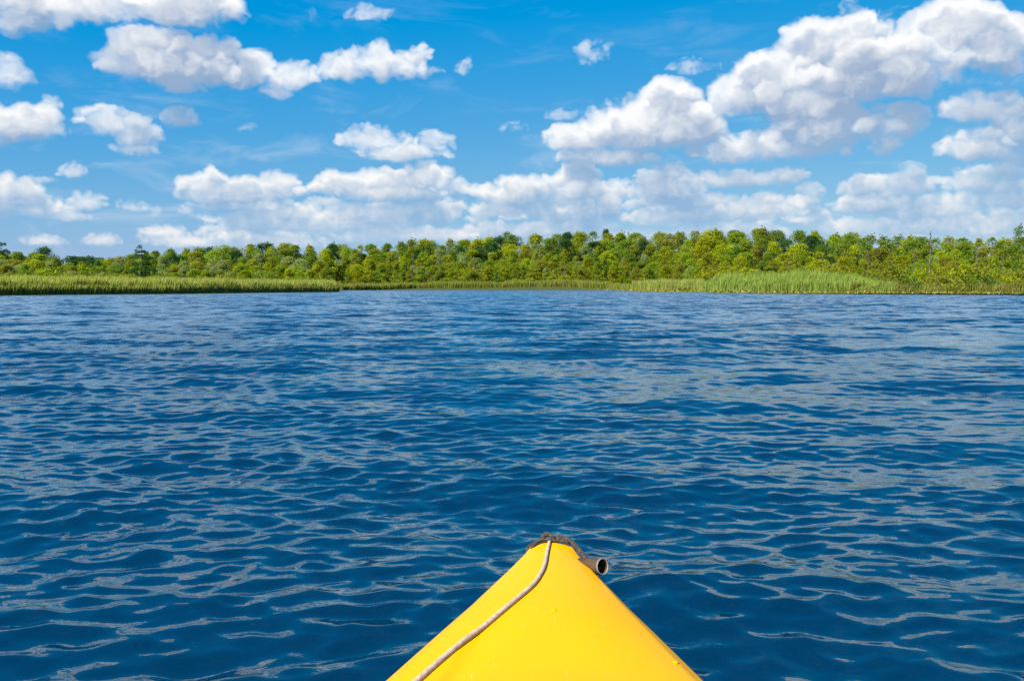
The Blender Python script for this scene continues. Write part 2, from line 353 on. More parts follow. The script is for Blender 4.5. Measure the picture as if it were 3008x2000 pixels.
def water_material():
    m, t = mat('lake water')
    tcn = t.n('ShaderNodeTexCoord'); at = t.n('ShaderNodeAttribute', attribute_name='unresolved')
    mp = t.n('ShaderNodeMapping'); mp.inputs['Scale'].default_value = (.62, 1, 1); mp.inputs['Rotation'].default_value = (0, 0, .14); t.l(tcn.outputs['Object'], mp.inputs[0])
    fine = t.noise(mp.outputs[0], 17, 3, .6, .4)
    mid = t.noise(mp.outputs[0], 4.2, 3, .6, .3)
    low = t.noise(mp.outputs[0], 1.1, 2, .5, .2)
    gust = t.noise(tcn.outputs['Object'], .09, 3, .5)
    h = t.m('MULTIPLY_ADD', fine.outputs[0], .0019, t.m('MULTIPLY', t.noise(mp.outputs[0], 48, 2, .5, .5).outputs[0], .0003))
    far = at.outputs['Fac']
    h = t.m('MULTIPLY', h, t.ramp(gust.outputs[0], .3, .7, .7, 1.25))
    bp = t.n('ShaderNodeBump'); bp.inputs['Strength'].default_value = 1; bp.inputs['Distance'].default_value = 1; t.l(h, bp.inputs['Height'])
    # ripple too small for the mesh out there: the surface tilts this way and that
    off = t.n('ShaderNodeVectorMath', operation='SUBTRACT'); t.l(mid.outputs['Color'], off.inputs[0]); off.inputs[1].default_value = (.5, .5, .5)
    off2 = t.n('ShaderNodeVectorMath', operation='SUBTRACT'); t.l(low.outputs['Color'], off2.inputs[0]); off2.inputs[1].default_value = (.5, .5, .5)
    so = t.n('ShaderNodeVectorMath', operation='ADD'); t.l(off.outputs[0], so.inputs[0]); t.l(off2.outputs[0], so.inputs[1])
    ms = t.n('ShaderNodeVectorMath', operation='MULTIPLY'); t.l(so.outputs[0], ms.inputs[0]); ms.inputs[1].default_value = (.7, 1, 0)
    sc = t.n('ShaderNodeVectorMath', operation='SCALE'); t.l(ms.outputs[0], sc.inputs[0]); t.l(t.m('MULTIPLY', far, FAR_TILT), sc.inputs['Scale'])
    ad = t.n('ShaderNodeVectorMath', operation='ADD'); t.l(bp.outputs[0], ad.inputs[0]); t.l(sc.outputs[0], ad.inputs[1])
    nz = t.n('ShaderNodeVectorMath', operation='NORMALIZE'); t.l(ad.outputs[0], nz.inputs[0])
    body = t.n('ShaderNodeBsdfDiffuse'); body.inputs['Color'].default_value = (.0002, .0092, .0185, 1)
    gl = t.n('ShaderNodeBsdfGlossy'); gl.inputs['Color'].default_value = (.93, 1.0, 1.0, 1); t.l(t.m('MULTIPLY_ADD', far, FAR_ROUGH, .015), gl.inputs['Roughness'])
    fr = t.n('ShaderNodeFresnel'); fr.inputs['IOR'].default_value = 1.95
    for nd in (body, gl, fr): t.l(nz.outputs[0], nd.inputs['Normal'])
    ws = t.n('ShaderNodeMixShader'); t.l(fr.outputs[0], ws.inputs[0]); t.l(body.outputs[0], ws.inputs[1]); t.l(gl.outputs[0], ws.inputs[2])
    o = t.n('ShaderNodeOutputMaterial'); t.l(ws.outputs[0], o.inputs[0])
    return m
FAR_TILT, FAR_ROUGH = 1.0, .24
M_WATER = water_material()
water = build_water()

# ------------------------------------------------------------------ the land round the lake
SHORE = [(-1.2, 75), (-.6, 97), (-.537, 101), (-.35, 124), (-.19, 166), (-.182, 172), (-.178, 262), (-.1, 278), (.05, 280), (.10, 272), (.135, 205),
         (.2, 172), (.215, 152), (.3, 133), (.40, 118), (.537, 107), (1.2, 90)]            # x/y bearing, distance to the first reeds
CREST = [(-1.2, 11), (-.537, 11.4), (-.49, 11.0), (-.462, 7.5), (-.43, 8.8), (-.40, 10.4), (-.36, 12), (-.3, 13.6), (-.25, 14.0), (-.2, 13.6), (-.14, 13.2),
         (-.1, 15.2), (-.04, 15.4), (0, 16.6), (.06, 17.2), (.12, 17.4), (.2, 17.8), (.25, 18.8), (.3, 18.5), (.34, 17.2), (.40, 16.4), (.47, 15.9), (.53, 15.6), (1.2, 16)]   # tree tops at 300 m
def shore(s): return lerp(s, SHORE)
def ground_z(x, y):
    x = np.asarray(x, float); y = np.asarray(y, float)
    r = np.hypot(x, y); s = np.where(y > 20, x/np.maximum(y, 20), 9)
    ys = np.where(y > 20, shore(np.clip(s, -1.2, 1.2)), 1e9)
    d = np.where((y > 20) & (np.abs(s) < 1.2), y-ys, r-150)
    back = np.clip((y-265)/80, 0, 1)*np.maximum(lerp(np.clip(s, -1.2, 1.2), CREST)-11.5, 0)*(np.abs(s) < 1.2)
    z = np.where(d < 0, np.maximum(-.9, d*.06), np.minimum(.25+0*d, d*.02))+back*np.clip((900-r)/400, 0, 1)
    return z
def build_ground():
    r = np.concatenate([[0.5], np.linspace(8, 88, 12), np.linspace(90, 420, 150), np.geomspace(440, 9000, 24)])
    a = np.concatenate([np.linspace(-50, 50, 240, endpoint=False), np.linspace(50, 310, 80, endpoint=False)]); th = np.radians(a)
    X = np.outer(r, np.sin(th)).ravel(); Y = np.outer(r, np.cos(th)).ravel()
    Z = ground_z(X, Y); na, nr = len(a), len(r)
    i = np.arange(nr-1)[:, None]*na; j = np.arange(na)[None, :]; jn = (j+1) % na
    F = np.stack([i+j, i+na+j, i+na+jn, i+jn], 2).reshape(-1, 4)[:, ::-1]
    m, t, b = principled('marsh soil', (.05, .06, .02), .95, .1)
    tcn = t.n('ShaderNodeTexCoord'); n = t.noise(tcn.outputs['Object'], .8, 5)
    t.l(t.mix(n.outputs[0], (.035, .03, .015, 1), (.06, .085, .02, 1)), b.inputs['Base Color'])
    return tag(new_mesh('ground', np.stack([X, Y, Z], 1), [F], m, smooth=True), kind='structure')
ground = build_ground()

# ------------------------------------------------------------------ leaf and bark materials
def leaf_material(name, col=None, var=.35, dry=None, dry_share=.0, transl=.5):
    """col None: the colour of the object; each leaf spray varies a little"""
    m, t = mat(name)
    geo = t.n('ShaderNodeNewGeometry'); rnd = geo.outputs['Random Per Island']
    if col is None:
        oi = t.n('ShaderNodeObjectInfo'); base = oi.outputs['Color']
    else:
        base = t.n('ShaderNodeRGB'); base.outputs[0].default_value = (*col, 1); base = base.outputs[0]
    hs = t.n('ShaderNodeHueSaturation'); t.l(base, hs.inputs['Color'])
    t.l(t.m('MULTIPLY_ADD', rnd, .03, .49), hs.inputs['Hue'])
    t.l(t.m('MULTIPLY_ADD', t.m('FRACT', t.m('MULTIPLY', rnd, 17.3)), var*2, 1-var), hs.inputs['Value'])
    c = hs.outputs[0]
    if dry:
        c = t.mix(t.m('LESS_THAN', t.m('FRACT', t.m('MULTIPLY', rnd, 7.7)), dry_share), c, (*dry, 1))
    d = t.n('ShaderNodeBsdfDiffuse'); t.l(c, d.inputs[0])
    tr = t.n('ShaderNodeBsdfTranslucent'); t.l(t.mix(1.0, c, (1.25, 1.15, .5, 1), 'MULTIPLY'), tr.inputs[0])
    mxs = t.n('ShaderNodeMixShader'); mxs.inputs[0].default_value = transl; t.l(d.outputs[0], mxs.inputs[1]); t.l(tr.outputs[0], mxs.inputs[2])
    o = t.n('ShaderNodeOutputMaterial'); t.l(mxs.outputs[0], o.inputs[0])
    return m
M_LEAF = leaf_material('leaves')
def bark_material(name, a, b_):
    m, t, b = principled(name, a, .9, .1)
    tcn = t.n('ShaderNodeTexCoord'); n = t.noise(tcn.outputs['Object'], 3, 5)
    t.l(t.mix(n.outputs[0], (*a, 1), (*b_, 1)), b.inputs['Base Color'])
    return m
M_BARK = bark_material('bark', (.04, .03, .022), (.10, .085, .065))
M_DEAD = bark_material('weathered dead wood', (.055, .046, .038), (.15, .13, .11))

# ------------------------------------------------------------------ trees: a few of each habit, then copies
rg = np.random.default_rng(5)
def leaves(cent, rad, per, size, up=.35, flat=.8):
    """leaf sprays over the outer shells of clumps: (verts, faces)"""
    V = []
    for c, r in zip(cent, rad):
        n = max(6, int(per*r[0]*r[2]))
        d = rg.normal(size=(n, 3)); d /= np.linalg.norm(d, axis=1)[:, None]
        d[:, 2] = np.where(d[:, 2] < -.75, -d[:, 2]*.6, d[:, 2])
        q = c+d*r*(rg.uniform(.55, 1.06, (n, 1)))
        nn = d*.7+rg.normal(size=(n, 3))*.75+np.array([0, 0, up]); nn /= np.linalg.norm(nn, axis=1)[:, None]
        t1 = np.cross(nn, rg.normal(size=(n, 3))); t1 /= np.linalg.norm(t1, axis=1)[:, None]; t2 = np.cross(nn, t1)
        s = size*rg.uniform(.55, 1.35, (n, 1)); f = flat
        V.append(np.stack([q-t1*s, q-t2*s*f*.6+nn*s*.12, q+t1*s, q+t2*s*f*.6+nn*s*.12], 1).reshape(-1, 3))
    V = np.concatenate(V); n = len(V)//4
    return V, [np.arange(n*4).reshape(n, 4)]
def wood(paths):
    VV, FF, off = [], [], 0
    for p, r0, r1, seg in paths:
        v, f = tube(p, np.linspace(r0, r1, len(p)), seg, cap=False); VV.append(v); FF.append(f[0]+off); off += len(v)
    return np.concatenate(VV), [np.concatenate(FF)]
def tree_form(kind, k):
    """crown and trunk of a unit tree of real size: (crown arrays, trunk arrays, height)"""
    cent, rad, paths = [], [], []
    U = rg.uniform
    if kind in ('round', 'tall', 'open'):
        H = {'round': 11., 'tall': 13., 'open': 10.}[kind]*U(.95, 1.05)
        RW = {'round': .33, 'tall': .21, 'open': .21}[kind]*H*U(.9, 1.1)
        base = {'round': .03, 'tall': .03, 'open': .08}[kind]*H
        lean = rg.normal(size=2)*.03*H
        tp = spline([(0, 0, -.3), (lean[0]*.3, lean[1]*.3, H*.35), (lean[0], lean[1], H*.92)], 9)
        paths.append((tp, .014*H*(.8 if kind == 'open' else 1), .003*H, 6))
        nb = {'round': 60, 'tall': 56, 'open': 40}[kind]
        wd = {'round': .5, 'tall': .42, 'open': .5}[kind]                # height of the widest part
        for i in range(nb):
            h = U(0, 1); z = base+(H-base)*h
            prof = math.sqrt(max(0, 1-((h-wd)/(1-wd))**2))**1.15 if h > wd else .74+.26*h/wd
            a = U(0, 2*math.pi); rr = RW*prof*math.sqrt(U(.12, 1.0))
            rc = H*U(.05, .105)*(1.15 if kind == 'round' else .9 if kind == 'tall' else .72)
            c = np.array([lean[0]*h+math.cos(a)*max(0, rr-rc*.4), lean[1]*h+math.sin(a)*max(0, rr-rc*.4), min(z, H-rc*.8)])
            cent.append(c); rad.append(np.array([rc*1.28, rc*1.28, rc*U(.9, 1.15)]))
            if i % 3 == 0:
                j = int(np.clip((c[2]/H-.18)*9, 1, 8)); p0 = tp[j]
                paths.append((spline([p0, (p0+c)/2+np.array([0, 0, .05*H*U(-.3, .6)]), c], 4), .006*H, .0015*H, 4))
        # a few sprigs that break the outline
        for i in range(22):
            b = cent[int(U(0, nb))]; d = rg.normal(size=3); d[2] = abs(d[2])+.4; d /= np.linalg.norm(d)
            cent.append(b+d*H*.09); rad.append(np.array([1, 1, 1.1])*H*U(.018, .036))
        per = {'round': 62, 'tall': 66, 'open': 70}[kind]
        cr = leaves(cent, rad, per*2.0, .18, .8)
    elif kind == 'pine':
        H = 12.; tp = spline([(0, 0, -.3), (.1, 0, H*.5), (0, 0, H*.98)], 9); paths.append((tp, .2, .03, 6))
        for i in range(96):
            h = U(.1, 1); z = H*h; a = U(0, 2*math.pi); rr = H*.25*(1-h)**.42*U(.45, 1.1)+.1
            c = np.array([math.cos(a)*rr, math.sin(a)*rr, z-.25+rr*.12])
            cent.append(c); rad.append(np.array([1.2, 1.2, .62])*U(.7, 1.15)*(1.2-.85*h))
            if i % 2 == 0: paths.append((np.array([[0, 0, z-.2], c]), .06, .02, 4))
        cr = leaves(cent, rad, 380, .17, .5, .5)
    elif kind == 'shrub':
        H = 2.4
        for i in range(20):
            a = U(0, 2*math.pi); rr = 1.5*U(0, 1)**.6; z = H*U(.18, .95)*(1-.25*rr/1.5)
            cent.append(np.array([math.cos(a)*rr, math.sin(a)*rr, z])); rad.append(np.array([.5, .5, .42])*U(.6, 1.15))
            if i < 12: paths.append((spline([(math.cos(a)*.15, math.sin(a)*.15, -.2), (math.cos(a)*rr*.5, math.sin(a)*rr*.5, z*.6), (math.cos(a)*rr, math.sin(a)*rr, z*1.05)], 5), .028, .008, 4))
        for i in range(14):
            a = U(0, 2*math.pi); rr = U(.2, 1.4); cent.append(np.array([math.cos(a)*rr, math.sin(a)*rr, H*U(.7, 1.12)])); rad.append(np.array([.16, .16, .24]))
        cr = leaves(cent, rad, 260, .13, .3)
    else:                                                     # bare dead tree
        H = 9.; ln = rg.normal(size=2)*.5
        tp = spline([(0, 0, -.3), (ln[0]*.2, ln[1]*.2, H*.4), (ln[0]*.9, ln[1], H*.75), (ln[0]*1.3, ln[1]*.8, H)], 12)
        paths.append((tp, .17, .025, 7))
        for i in range(9):
            j = int(U(4, 11)); p = tp[j]; a = U(0, 2*math.pi); l = U(.6, 1.9)*(1.2-j/14)
            e = p+np.array([math.cos(a)*l, math.sin(a)*l, l*U(.35, 1.1)])
            paths.append((spline([p, (p+e)/2+np.array([0, 0, -.1]), e], 4), .045, .012, 4))
            e2 = e+np.array([math.cos(a+.7)*l*.4, math.sin(a+.7)*l*.4, l*.4]); paths.append((np.array([(p+e)/2+np.array([0, 0, -.1]), e2]), .02, .008, 3))
        cr = None
    return cr, wood(paths), H
FORMS = {}
def form_meshes(kind, count):
    out = []
    for k in range(count):
        cr, tk, H = tree_form(kind, k)
        co = None
        if cr is not None:
            co = new_mesh('crown', cr[0], cr[1], M_LEAF, coll=False)
        to = new_mesh('trunk', tk[0], tk[1], M_DEAD if kind == 'dead' else M_BARK, smooth=True, coll=False)
        out.append((co, to, H))
    FORMS[kind] = out
for kind_, n_ in (('round', 6), ('tall', 5), ('open', 6), ('pine', 2), ('shrub', 4), ('dead', 4)): form_meshes(kind_, n_)

LEAF = {'yellow-green': (.225, .255, .012), 'fresh green': (.175, .230, .016), 'olive green': (.185, .200, .022), 'mid green': (.120, .175, .020),
        'pale sage': (.200, .240, .085), 'dark green': (.040, .088, .024), 'bronze green': (.165, .160, .022)}
NAMES = {'round': ('round_tree', 'round-crowned'), 'tall': ('oval_tree', 'oval'), 'open': ('slender_tree', 'slender'), 'pine': ('pine_tree', 'pine'),
         'shrub': ('shrub', 'bushy'), 'dead': ('dead_tree', 'bare')}
def place_tree(kind, x, y, h, col, label, group, cat='tree', wide=1.0, k=None, shade=1.0):
    co, to, H = FORMS[kind][int(rg.integers(len(FORMS[kind]))) if k is None else k]
    root = bpy.data.objects.new(NAMES[kind][0], None); C.objects.link(root)
    s = h/H
    root.location = (x, y, float(ground_z(x, y))-.05); root.rotation_euler = (0, 0, rg.uniform(0, 6.28)); root.scale = (s*wide, s*wide, s)
    root.empty_display_size = .5
    tag(root, label, cat, group)
    t = to.copy(); C.objects.link(t); t.parent = root
    if co:
        c = co.copy(); C.objects.link(c); c.parent = root
        v = np.array(LEAF[col])*shade*1.2*(1+rg.normal(size=3)*.04); c.color = (*v, 1)
    return root
ZONES = [(-.44, 'at the low gap beside the far dark trees'), (-.36, 'round the dark pine behind the near reeds'), (-.26, 'behind the middle of the near reed bed'),
         (-.17, "behind the tip of the near reed bed"), (-.08, 'above the low reeds past the near bed'), (.0, "over the first stretch of low reeds"),
         (.08, "straight ahead over the kayak's bow"), (.16, 'behind the far end of the lily pads'), (.25, 'behind the tip of the tall reed clump'),
         (.33, 'behind the middle of the tall reed clump'), (.42, 'around the tall bare snag'), (.475, 'in the scrub past the snag'), (9, 'at the far end past the snag')]
ZONES[0:0] = [(-.49, 'behind the outer end of the near reed bed')]
def zone(s):
    for lim, ph in ZONES:
        if s < lim: return ph
RANK = ['wood edge', 'second rank', 'third rank', 'mid wood', 'upper wood', 'below skyline', 'skyline']
def sky_top(s): return lerp(s, CREST)/300.           # slope of the skyline above the waterline, seen from the boat
PAL = {'L': (['fresh green', 'olive green', 'mid green', 'pale sage', 'yellow-green'], [.26, .22, .2, .2, .12]),
       'C': (['yellow-green', 'fresh green', 'olive green', 'pale sage', 'mid green'], [.30, .27, .16, .12, .15]),
       'R': (['yellow-green', 'olive green', 'fresh green', 'bronze green', 'mid green'], [.34, .24, .2, .1, .12])}
used = {}
def wood_rows():
    for rank in range(7):
        f = (.38, .49, .60, .71, .81, .91, 1.0)[rank]
        s = -.60
        while s < .60:
            if s < -.36: Y = (150, 161, 172, 184, 198, 215, 238)[rank]
            elif s < -.19: Y = (212, 224, 238, 253, 270, 290, 314)[rank]
            elif s < .2: Y = (288, 296, 304, 313, 322, 332, 344)[rank]
            else: Y = (190, 208, 228, 250, 274, 300, 328)[rank]
            if -.36 < s < -.30: Y *= .9
            if .12 < s < .2: Y = Y-(s-.12)/.08*(60-rank*8)
            Y += rg.uniform(-6, 6)
            ff = f*rg.uniform(.86, 1.10) if rank < 6 else rg.uniform(.94, 1.0)
            if s > .2 and rank == 0: ff *= .85
            top = .9+sky_top(s)*300*ff/300*Y-.0
            x = s*Y; h = top-float(ground_z(x, Y))
            pal = PAL['L' if s < -.2 else 'C' if s < .2 else 'R']
            col = pal[0][int(rg.choice(5, p=pal[1]))]
            if rank >= 4 and rg.random() < .36: col = 'mid green' if rg.random() < .6 else 'dark green'
            kinds, pr = (('open', 'tall', 'round'), ((.6, .3, .1), (.5, .3, .2), (.4, .33, .27), (.3, .35, .35), (.2, .38, .42), (.15, .38, .47), (.12, .36, .52))[rank])
            if s < -.2: pr = (.15, .35, .5)
            if s > .36: pr = (.62, .2, .18)
            kind = kinds[int(rg.choice(3, p=pr))]
            if h > 1.8 and not (-.404 < s < -.370 and rank < 4):
                sh_ = rg.uniform(.82, 1.18)
                label = '%s%s %s tree, %s, %s' % ('bright ' if sh_ > 1.06 else 'dull ' if sh_ < .94 else '', NAMES[kind][1], col, RANK[rank], zone(s))
                place_tree(kind, x, Y, h, col, label, 'wood trees '+zone(s), wide=rg.uniform(.95, 1.2)*(1.35 if h < 6.5 else 1), shade=sh_)
            s += {'round': 6.0, 'tall': 4.6, 'open': 4.2}[kind]*rg.uniform(.75, 1.15)*max(.55, h/11)/Y*(.95 if rank > 4 else 1.08)
wood_rows()

# special trees one can single out
def special(kind, px_s, Y, top_slope, col, label, cat='tree', wide=1.0, k=None, group=None):
    x = px_s*Y; h = .9+top_slope*Y-float(ground_z(x, Y))
    return place_tree(kind, x, Y, h, col, label, group, cat, wide, k)
special('pine', -.387, 172, .0445, 'dark green', 'dark bushy pine standing before paler trees by the low gap', 'pine', 1.2, 0)
special('pine', -.533, 214, .0480, 'dark green', 'dark pine tip rising over the trees at the outer end of the reed bed', 'pine', .8, 1)
for s_, t_, lb in ((-.462, .0325, 'first of the far dark trees seen through the low gap'), (-.452, .0315, 'second of the far dark trees seen through the low gap'), (-.441, .0322, 'third of the far dark trees seen through the low gap'),
                   (-.430, .0310, 'last of the far dark trees seen through the low gap')):
    special('round', s_, 420, t_, 'dark green', lb, wide=1.2, group='far dark trees in the low gap')
special('round', -.489, 240, .0415, 'dark green', 'dark round tree topping the wood behind the outer reeds', wide=1.0)
special('tall', -.145, 330, .0440, 'mid green', 'narrow tree standing up over the even skyline past the reed tip', wide=.7)
special('round', -.006, 345, .0580, 'mid green', 'bushy round treetop standing up on the skyline by the long wood', wide=.8)
special('tall', .0985, 345, .0600, 'dark green', 'dark narrow treetop poking over the skyline behind the lily pads', wide=.6)
special('open', .530, 190, .0640, 'mid green', 'sparse tall tree reaching highest at the far end past the snag', wide=.55)
for s_, Y_, t_, lb, kk in ((.437, 172, .0585, 'tallest dark bare snag rising over the treetops', 0), (.372, 165, .0370, 'bare branching snag between the tall reed clump and the tall snag', 1),
                       (.152, 300, .0450, 'bare snag in the wood behind the lily pads', 2), (.466, 160, .036, 'bare snag in the scrub close beside the tall snag', 3),
                       (.513, 150, .033, 'bare snag amid scrub nearest the far end', 0), (.328, 170, .036, 'bare snag behind the far half of the tall reed clump', 2),
                       (.287, 165, .031, 'short bare snag among bushes behind the middle of the reed clump', 3), (-.105, 286, .036, 'bare snag above the low reeds past the near bed', 1),
                       (.235, 160, .030, 'short bare stem behind the first tall reeds', 1), (.487, 165, .045, 'twiggy bare snag poking from scrub past the tall snag', 2),
                       (.055, 285, .028, 'small bare snag above the reeds ahead of the bow', 3), (.420, 175, .042, 'twiggy bare snag standing just before the tall snag', 1),
                       (-.04, 284, .030, 'slim bare stem above the first stretch of low reeds', 0)):
    special('dead', s_, Y_, t_, '', lb, 'dead tree', .8 if t_ < .05 else 1., kk)
# shrubs along the wet edges
def shrub_row(s0, s1, Y0, dY, hs, cols, text, group, step):
    s = s0; n = 0
    while s < s1:
        Y = (Y0 if not callable(Y0) else Y0(s))+rg.uniform(0, dY)
        h = rg.uniform(*hs); col = cols[int(rg.integers(len(cols)))]
        word = 'low' if h < (hs[0]*2+hs[1])/3 else 'high' if h > (hs[0]+2*hs[1])/3 else 'rounded'
        place_tree('shrub', s*Y, Y, h, col, '%s %s shrub %s' % (word, col, text % zone(s)), group, 'shrub', rg.uniform(.9, 1.3))
        s += step*rg.uniform(.6, 1.4)/Y; n += 1
shrub_row(-.17, .13, 283, 5, (1.9, 3.4), ['yellow-green', 'olive green', 'fresh green'], '%s', 'shrubs behind the low reeds', 5.0)
shrub_row(-.60, -.19, lambda s: shore(s)+24, 8, (2.2, 3.6), ['fresh green', 'olive green', 'mid green'], '%s', 'shrubs behind the near reed bed', 5.5)
shrub_row(.222, .60, 165, 14, (2.6, 4.2), ['yellow-green', 'olive green', 'bronze green'], '%s', 'shrubs before the swamp wood', 4.6)
shrub_row(-.17, .17, 291, 6, (3.2, 5.6), ['yellow-green', 'fresh green', 'olive green'], 'backing the reeds, %s', 'shrubs backing the low reeds', 6.0)
shrub_row(.205, .60, 200, 30, (3.4, 5.6), ['yellow-green', 'fresh green', 'olive green'], 'between the swamp trees, %s', 'shrubs between the swamp trees', 4.6)
shrub_row(.38, .60, lambda s: shore(s)+14, 12, (2.0, 3.4), ['bronze green', 'olive green', 'yellow-green'], 'behind the bank %s', 'shrubs behind the bank', 3.0)
shrub_row(.365, .60, lambda s: shore(s)+.6, 4, (1.0, 2.4), ['bronze green', 'olive green', 'mid green', 'dark green'], 'at the waterline %s', 'shrubs along the bank', 1.6)

# reeds, cattails and lily pads: nobody could count them
def blades(pts, hts, width, lean, bend, name, m, label):
    n = len(pts); a = rg.uniform(0, 2*math.pi, n); tw = rg.uniform(0, math.pi, n)
    w = np.stack([np.cos(tw), np.sin(tw), 0*tw], 1)*(width*rg.uniform(.7, 1.3, n))[:, None]
    dirv = np.stack([np.cos(a), np.sin(a), 0*a], 1)*.6+np.array([.75, .2, 0])
    l = (hts*lean*rg.uniform(.2, 1.6, n))[:, None]; bq = (hts*bend*rg.uniform(0, 1.5, n))[:, None]
    p0 = pts; p2 = pts+dirv*(l*.7+bq*.3)+np.stack([0*hts, 0*hts, hts*.72], 1)
    p3 = pts+dirv*(l+bq)+np.stack([0*hts, 0*hts, hts], 1)
    V = np.stack([p0-w, p0+w, p2-w, p2+w, p3], 1).reshape(-1, 3); b = np.arange(n)*5
    Q = np.stack([b, b+1, b+3, b+2], 1); T = np.stack([b+2, b+3, b+4], 1)
    return tag(new_mesh(name, V, [Q, T], m), label, 'reeds', None, 'stuff')
M_REED = leaf_material('reed blades', (.30, .34, .075), .30, (.30, .21, .10), .07, .5)
M_SEDGE = leaf_material('sedge blades', (.19, .215, .035), .30, (.22, .16, .07), .10, .35)
M_CANE = leaf_material('tall reed blades', (.19, .255, .045), .30, (.24, .19, .09), .05, .35)
def scatter(n, s0, s1, off0, off1):
    s = rg.uniform(s0, s1, n); Y = shore(s)+off0+(off1-off0)*rg.random(n)**1.5
    x = s*Y; z = np.maximum(ground_z(x, Y), -.3)-.05
    return np.stack([x, Y, z], 1), s
def clump(x, y, f): return np.sin(x*f+1.3*np.sin(y*f*.7))*np.cos(y*f*1.1+x*f*.37)
P, s_ = scatter(30000, -.62, -.181, -.6, 18); h_ = 2.05*(1+.10*clump(P[:, 0], P[:, 1], .6))*rg.uniform(.72, 1.12, len(P))
h_ *= np.clip((-.176-s_)/.012, .55, 1)
blades(P, h_, .035, .10, .10, 'reed_bed', M_REED, 'long bed of feathery green reeds along the near shore')
P, s_ = scatter(6500, -.62, -.181, -1.1, .3); 
blades(P, rg.uniform(.3, 1.25, len(P)), .04, .06, .02, 'dead_stalks', leaf_material('dead stalks', (.38, .26, .13), .35, (.20, .12, .06), .25, .2), 'tan dead stalks standing at the foot of the near reed bed')
P, s_ = scatter(13000, -.62, -.181, -1.3, .3)
blades(P, rg.uniform(.5, 1.5, len(P)), .035, .12, .10, 'reed_bed', M_REED, 'short green reeds standing in front of the near bed')
P, s_ = scatter(26000, -.185, .135, -1, 10); h_ = 1.75*(1+.18*clump(P[:, 0], P[:, 1], .35))*rg.uniform(.6, 1.12, len(P))
blades(P, h_, .045, .08, .06, 'reed_bed', M_SEDGE, 'low strip of reeds along the far shore before the wood')
P, s_ = scatter(9000, .125, .20, -1, 12); h_ = 2.3*rg.uniform(.6, 1.1, len(P))*(1+.15*clump(P[:, 0], P[:, 1], .5))
blades(P, h_, .035, .09, .08, 'reed_bed', M_REED, 'dense reed patch just behind the yellow lily pads')
P, s_ = scatter(32000, .19, .40, -.5, 26); h_ = 2.75*(1+.22*clump(P[:, 0], P[:, 1], .42)+.12*clump(P[:, 0]+40, P[:, 1], 1.3))*rg.uniform(.55, 1.15, len(P))*np.clip(.72+(P[:, 1]-shore(s_))/14, 0, 1.08)
h_ *= lerp(s_, [(.19, .45), (.212, .80), (.225, .95), (.24, .82), (.27, 1.0), (.30, .95), (.34, .78), (.40, .5)])
blades(P, h_, .034, .16, .20, 'reed_bed', M_CANE, 'tall drooping reed clump with bent tips on the point')
P, s_ = scatter(10000, .34, .62, -.6, 20); h_ = 1.1*rg.uniform(.4, 1.3, len(P))*(1+.3*clump(P[:, 0], P[:, 1], .55))
blades(P, h_, .03, .18, .22, 'sedge_fringe', leaf_material('bank sedge', (.13, .15, .025), .35, (.22, .15, .06), .2, .35), 'mixed grass and sedge fringe along the scrubby bank')
def lily_pads():
    V, T = [], []; n = 8000; s = rg.uniform(.07, .62, n); k = rg.random(n)**.8
    dep = lerp(s, [(.07, 8), (.10, 40), (.14, 48), (.2, 36), (.25, 22), (.32, 13), (.40, 6), (.62, 3)])
    Y = shore(s)+1.0-k*dep*rg.uniform(.9, 1.05, n); x = s*Y; r = rg.uniform(.13, .26, n); a0 = rg.uniform(0, 6.28, n); z = .095+rg.uniform(0, .04, n)
    tilt = rg.normal(size=(n, 2))*np.where(rg.random(n) < .25, .5, .10)[:, None]
    for j in range(6):
        a = a0+j*1.05*.96; cx, sx_ = np.cos(a)*r, np.sin(a)*r
        V.append(np.stack([x+cx, Y+sx_, z+np.abs(cx*tilt[:, 0]+sx_*tilt[:, 1])], 1))
    V = np.stack(V, 1).reshape(-1, 3); b = np.arange(n)*6
    F = np.stack([b+i for i in range(6)], 1)
    m = leaf_material('lily pads', (.17, .17, .02), .35, (.40, .30, .10), .18, .15)
    tag(new_mesh('lily_pads', V, [F], m), 'yellow-green lily pads floating before the reeds', 'lily pads', None, 'stuff')
    n = 130; s = rg.uniform(.10, .60, n); dep = lerp(s, [(.07, 8), (.10, 40), (.14, 48), (.2, 36), (.25, 22), (.32, 13), (.40, 6), (.62, 3)])
    Y = shore(s)-rg.random(n)*dep*.9; x = s*Y; VV, FF = [], []
    for i in range(n):
        for q in range(6):
            a = q*1.047; r_ = .06; c = np.array([x[i], Y[i], .13]); d = np.array([math.cos(a), math.sin(a), 0]); e = np.array([-math.sin(a), math.cos(a), 0])
            o_ = len(VV); VV += [c, c+d*r_*.6+e*.03+[0, 0, .05], c+d*r_+[0, 0, .11], c+d*r_*.6-e*.03+[0, 0, .05]]; FF.append((o_, o_+1, o_+2, o_+3))
    mp, _, _ = principled('white petals', (.75, .72, .62), .6)
    tag(new_mesh('water_lily_flowers', np.array(VV), [np.array(FF)], mp), 'white water lily flowers dotted among the pads', 'flowers', None, 'stuff')
lily_pads()
def undergrowth():
    cent, rad = [], []
    for i in range(1500):
        s = rg.uniform(-.6, .6)
        Y = (rg.uniform(150, 235) if s < -.36 else rg.uniform(212, 300) if s < -.19 else rg.uniform(289, 340) if s < .18 else rg.uniform(165, 330))
        x = s*Y; z = float(ground_z(x, Y)); q = rg.uniform(.7, 1.5)
        cent.append(np.array([x, Y, z+q*.5])); rad.append(np.array([1.5, 1.5, 1.])*q)
    V, F = leaves(cent, rad, 26, .34, .4)
    tag(new_mesh('undergrowth', V, F, leaf_material('undergrowth leaves', (.19, .215, .016), .4)), 'leafy undergrowth filling the wood floor', 'undergrowth', None, 'stuff')
undergrowth()

